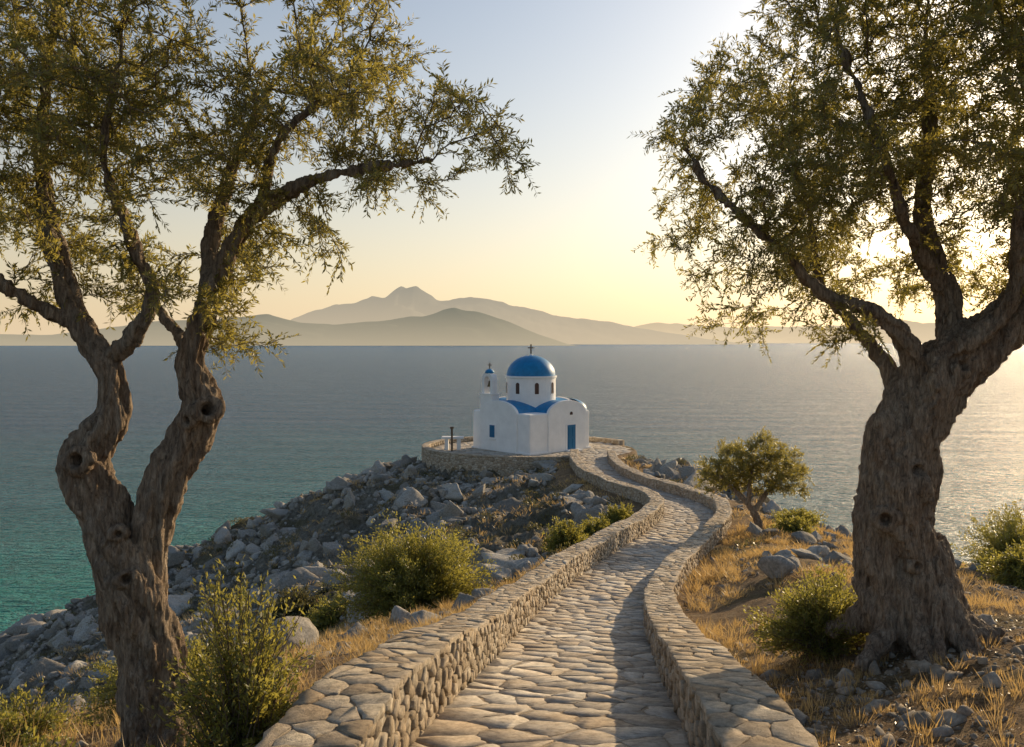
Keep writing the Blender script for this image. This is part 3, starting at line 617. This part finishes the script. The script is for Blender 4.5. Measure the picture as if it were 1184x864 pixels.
for x_ in (xa,xb):
    inn=[bm.verts.new((x_,by+.37*math.cos(t),5.75+.34*math.sin(t))) for t in np.linspace(0,math.pi,k)]
    out=[bm.verts.new((x_,by+.67*math.cos(t),5.75+.62*math.sin(t))) for t in np.linspace(0,math.pi,k)]; rows.append((inn,out))
for i in range(k-1):
    a,b=rows
    bm.faces.new([a[0][i],a[0][i+1],a[1][i+1],a[1][i]]); bm.faces.new([b[0][i],b[0][i+1],b[1][i+1],b[1][i]])
    bm.faces.new([a[0][i],a[0][i+1],b[0][i+1],b[0][i]]); bm.faces.new([a[1][i],a[1][i+1],b[1][i+1],b[1][i]])
for i in (0,k-1):
    a,b=rows; bm.faces.new([a[0][i],a[1][i],b[1][i],b[0][i]])
bmobj('belfry_arch',bm,MAT_WHITE)
lathe('belfry_cap',[(.3,6.3),(.40,6.36),(.36,6.5),(.2,6.64),(0,6.7)],MAT_BLUE,16,((bx0+bx1)/2,by))
cross('belfry_cross',(bx0+bx1)/2,by,6.64,.75)
lathe('bell',[(.0,5.7),(.08,5.68),(.12,5.5),(.15,5.35),(.22,5.22),(.2,5.2)],MAT_BRONZE,16,((bx0+bx1)/2,by))
bx,by2=-4.9,70.6
t=empty('stone_table',(bx,by2,TZ)); box('table_top',-.9,.9,-.35,.35,.92,1.1,MAT_WHITE,.02,t); box('table_leg_1',-.65,-.35,-.25,.25,0,.92,MAT_WHITE,.02,t); box('table_leg_2',.35,.65,-.25,.25,0,.92,MAT_WHITE,.02,t)
p=empty('wooden_post',(-4.9,69.6,TZ)); box('post',-.08,.08,-.08,.08,-.1,1.85,MAT_WOOD,.01,p); box('post_cap',-.15,.15,-.15,.15,1.85,2.0,MAT_WOOD,.01,p)
zz=Gp(-1.78,7.0); p=empty('wooden_stake',(-1.78,7.0,zz)); box('stake',-.018,.018,-.018,.018,-.1,.38,MAT_WOOD,.004,p).rotation_euler=(.1,-.2,0)

# ------------------------------------------------------------------ sea
m=M('sea_water',.27,.36); m.b.inputs['IOR'].default_value=1.33
geo=m.add('ShaderNodeNewGeometry'); sub=m.add('ShaderNodeVectorMath',operation='DISTANCE'); m.link(geo.outputs['Position'],sub.inputs[0]); sub.inputs[1].default_value=(-45,80,0)
dn=m.math('ADD',sub.outputs['Value'],m.math('MULTIPLY',m.noise(.02,3,.6),60.))
dd=m.math('DIVIDE',dn,320.,True)
m.col(m.ramp(dd,[(.12,(.004,.28,.25)),(.32,(.005,.17,.22)),(.75,(.006,.105,.215))]))
v=m.coord((.45,1.5,1)); b=m.bump(m.noise(.06,8,.67,v,.3),1.,13.)
v=m.coord((.7,1.6,1)); b=m.bump(m.noise(.5,4,.62,v,.2),1.,2.0,b)
S_=16000; sea=mesh_obj('sea',[(-S_,-2000,0),(S_,-2000,0),(S_,S_*1.6,0),(-S_,S_*1.6,0)],[0,1,2,3],[4],m.m)

# ------------------------------------------------------------------ distant hills
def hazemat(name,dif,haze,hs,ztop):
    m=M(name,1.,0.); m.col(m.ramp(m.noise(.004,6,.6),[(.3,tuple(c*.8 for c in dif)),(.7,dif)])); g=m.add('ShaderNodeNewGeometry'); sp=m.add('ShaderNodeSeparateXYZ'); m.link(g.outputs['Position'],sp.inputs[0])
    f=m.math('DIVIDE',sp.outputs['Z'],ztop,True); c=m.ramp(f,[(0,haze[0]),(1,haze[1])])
    m.link(c,m.b.inputs['Emission Color']); m.b.inputs['Emission Strength'].default_value=hs; return m.m  # aerial haze painted into the hills as a glow, paler low down
def ridge(name,pts,dist,depth,mat,seed,k=1):
    pts=np.array(pts,float); xs=np.linspace(pts[0,0],pts[-1,0],420); h=np.interp(xs,pts[:,0],pts[:,1])
    kk=np.hanning(7);kk/=kk.sum(); h=np.convolve(np.pad(h,3,mode='edge'),kk,'valid')
    vs=np.linspace(-1,1,41); X,Vv=np.meshgrid(xs,vs); Hh=np.tile(h,(41,1)); P=np.c_[X.ravel()/900,Vv.ravel()*1.6,np.zeros(X.size)]
    shp=(1-np.abs(Vv)**1.15); f=fbm(P*1.8+seed,5,seed).reshape(X.shape)
    Zz=Hh*shp*(1+.35*f*(1-shp)*1.6)+Hh*.035*fbm(P*6,3,seed+4).reshape(X.shape)-8*(np.abs(Vv)>.96)
    V=np.c_[X.ravel(),(dist+Vv*depth).ravel(),Zz.ravel()]; idx=np.arange(X.size).reshape(X.shape)
    Q=np.stack([idx[:-1,:-1],idx[:-1,1:],idx[1:,1:],idx[1:,:-1]],-1).reshape(-1,4); return mesh_obj(name,V,Q,np.full(len(Q),4),mat,smooth=True)
d1=9000.; u=d1/987
far=[(300,0),(340,30),(385,45),(410,47),(430,55),(445,54),(458,64),(464,69),(470,66),(480,69),(492,61),(506,52),(520,50),(545,54),(575,50),(640,34),(700,26),(760,15),(800,9),(830,0)]
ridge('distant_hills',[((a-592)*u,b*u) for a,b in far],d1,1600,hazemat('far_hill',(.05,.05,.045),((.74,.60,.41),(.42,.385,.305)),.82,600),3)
d2=6000.; u=d2/987
nr=[(-120,12),(0,13),(60,12),(120,19),(170,27),(250,30),(310,36),(345,26),(390,24),(430,27),(480,33),(525,42),(550,40),(590,26),(630,10),(660,0)]
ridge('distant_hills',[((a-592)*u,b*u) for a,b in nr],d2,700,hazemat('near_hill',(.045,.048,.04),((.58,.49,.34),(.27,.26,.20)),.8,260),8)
d3=14000.; u=d3/987
rt=[(620,0),(690,10),(760,24),(850,18),(960,20),(1040,26),(1120,20),(1240,28),(1340,12),(1400,0)]
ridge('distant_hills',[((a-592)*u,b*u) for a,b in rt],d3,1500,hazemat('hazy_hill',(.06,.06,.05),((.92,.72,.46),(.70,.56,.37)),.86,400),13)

# ------------------------------------------------------------------ light, world, camera
EL,AZ=16.,41.
e_,a_=math.radians(EL),math.radians(AZ); Sd=Vector((math.sin(a_)*math.cos(e_),math.cos(a_)*math.cos(e_),math.sin(e_)))
w=bpy.data.worlds.new('World'); bpy.context.scene.world=w; w.use_nodes=True; nt=w.node_tree; N_=nt.nodes; Lk=nt.links.new
sky=N_.new('ShaderNodeTexSky'); sky.sky_type='NISHITA'; sky.sun_disc=False; sky.sun_elevation=e_; sky.sun_rotation=a_
sky.altitude=0; sky.air_density=1.1; sky.dust_density=1.7; sky.ozone_density=1.8
# low-lying sea haze: warm horizon layer, thicker toward the horizon and brighter toward the sun
tc=N_.new('ShaderNodeTexCoord'); sx=N_.new('ShaderNodeSeparateXYZ'); Lk(tc.outputs['Generated'],sx.inputs[0])
def mth(op,a,b=0.,clamp=False):
    x=N_.new('ShaderNodeMath'); x.operation=op; x.use_clamp=clamp
    for v,i in ((a,0),(b,1)):
        if isinstance(v,(int,float)): x.inputs[i].default_value=v
        else: Lk(v,x.inputs[i])
    return x.outputs[0]
zc=mth('MAXIMUM',sx.outputs['Z'],0.); fac=mth('MULTIPLY',mth('EXPONENT',mth('MULTIPLY',zc,-5.)),.87)
dt=N_.new('ShaderNodeVectorMath'); dt.operation='DOT_PRODUCT'; Lk(tc.outputs['Generated'],dt.inputs[0]); dt.inputs[1].default_value=(math.sin(a_),math.cos(a_),0)
br=mth('ADD',mth('MULTIPLY',dt.outputs['Value'],.38),.76)
hz=N_.new('ShaderNodeVectorMath'); hz.operation='SCALE'; hz.inputs[0].default_value=(6.8,5.25,3.4); Lk(br,hz.inputs[3])
mx=N_.new('ShaderNodeMix'); mx.data_type='RGBA'; Lk(fac,mx.inputs[0]); Lk(sky.outputs[0],mx.inputs[6]); Lk(hz.outputs[0],mx.inputs[7])
Lk(mx.outputs[2],N_['Background'].inputs[0]); N_['Background'].inputs[1].default_value=.15
sl=bpy.data.lights.new('sun','SUN'); sl.energy=5.; sl.angle=math.radians(.5); sl.color=(1,.75,.45); so=bpy.data.objects.new('sun',sl); C.objects.link(so)
so.rotation_mode='QUATERNION'; so.rotation_quaternion=Sd.to_track_quat('Z','Y'); so.location=(20,20,60)
cam=bpy.data.cameras.new('camera'); co=bpy.data.objects.new('camera',cam); C.objects.link(co); co.location=(0,0,EYE); co.rotation_euler=(math.radians(90),0,0)
cam.lens=30; cam.sensor_width=36; cam.shift_y=-.03125; cam.clip_end=60000; cam.clip_start=.05
sc=bpy.context.scene; sc.camera=co
sc.view_settings.view_transform='Standard'; sc.view_settings.look='None'; sc.view_settings.exposure=0; sc.view_settings.gamma=1
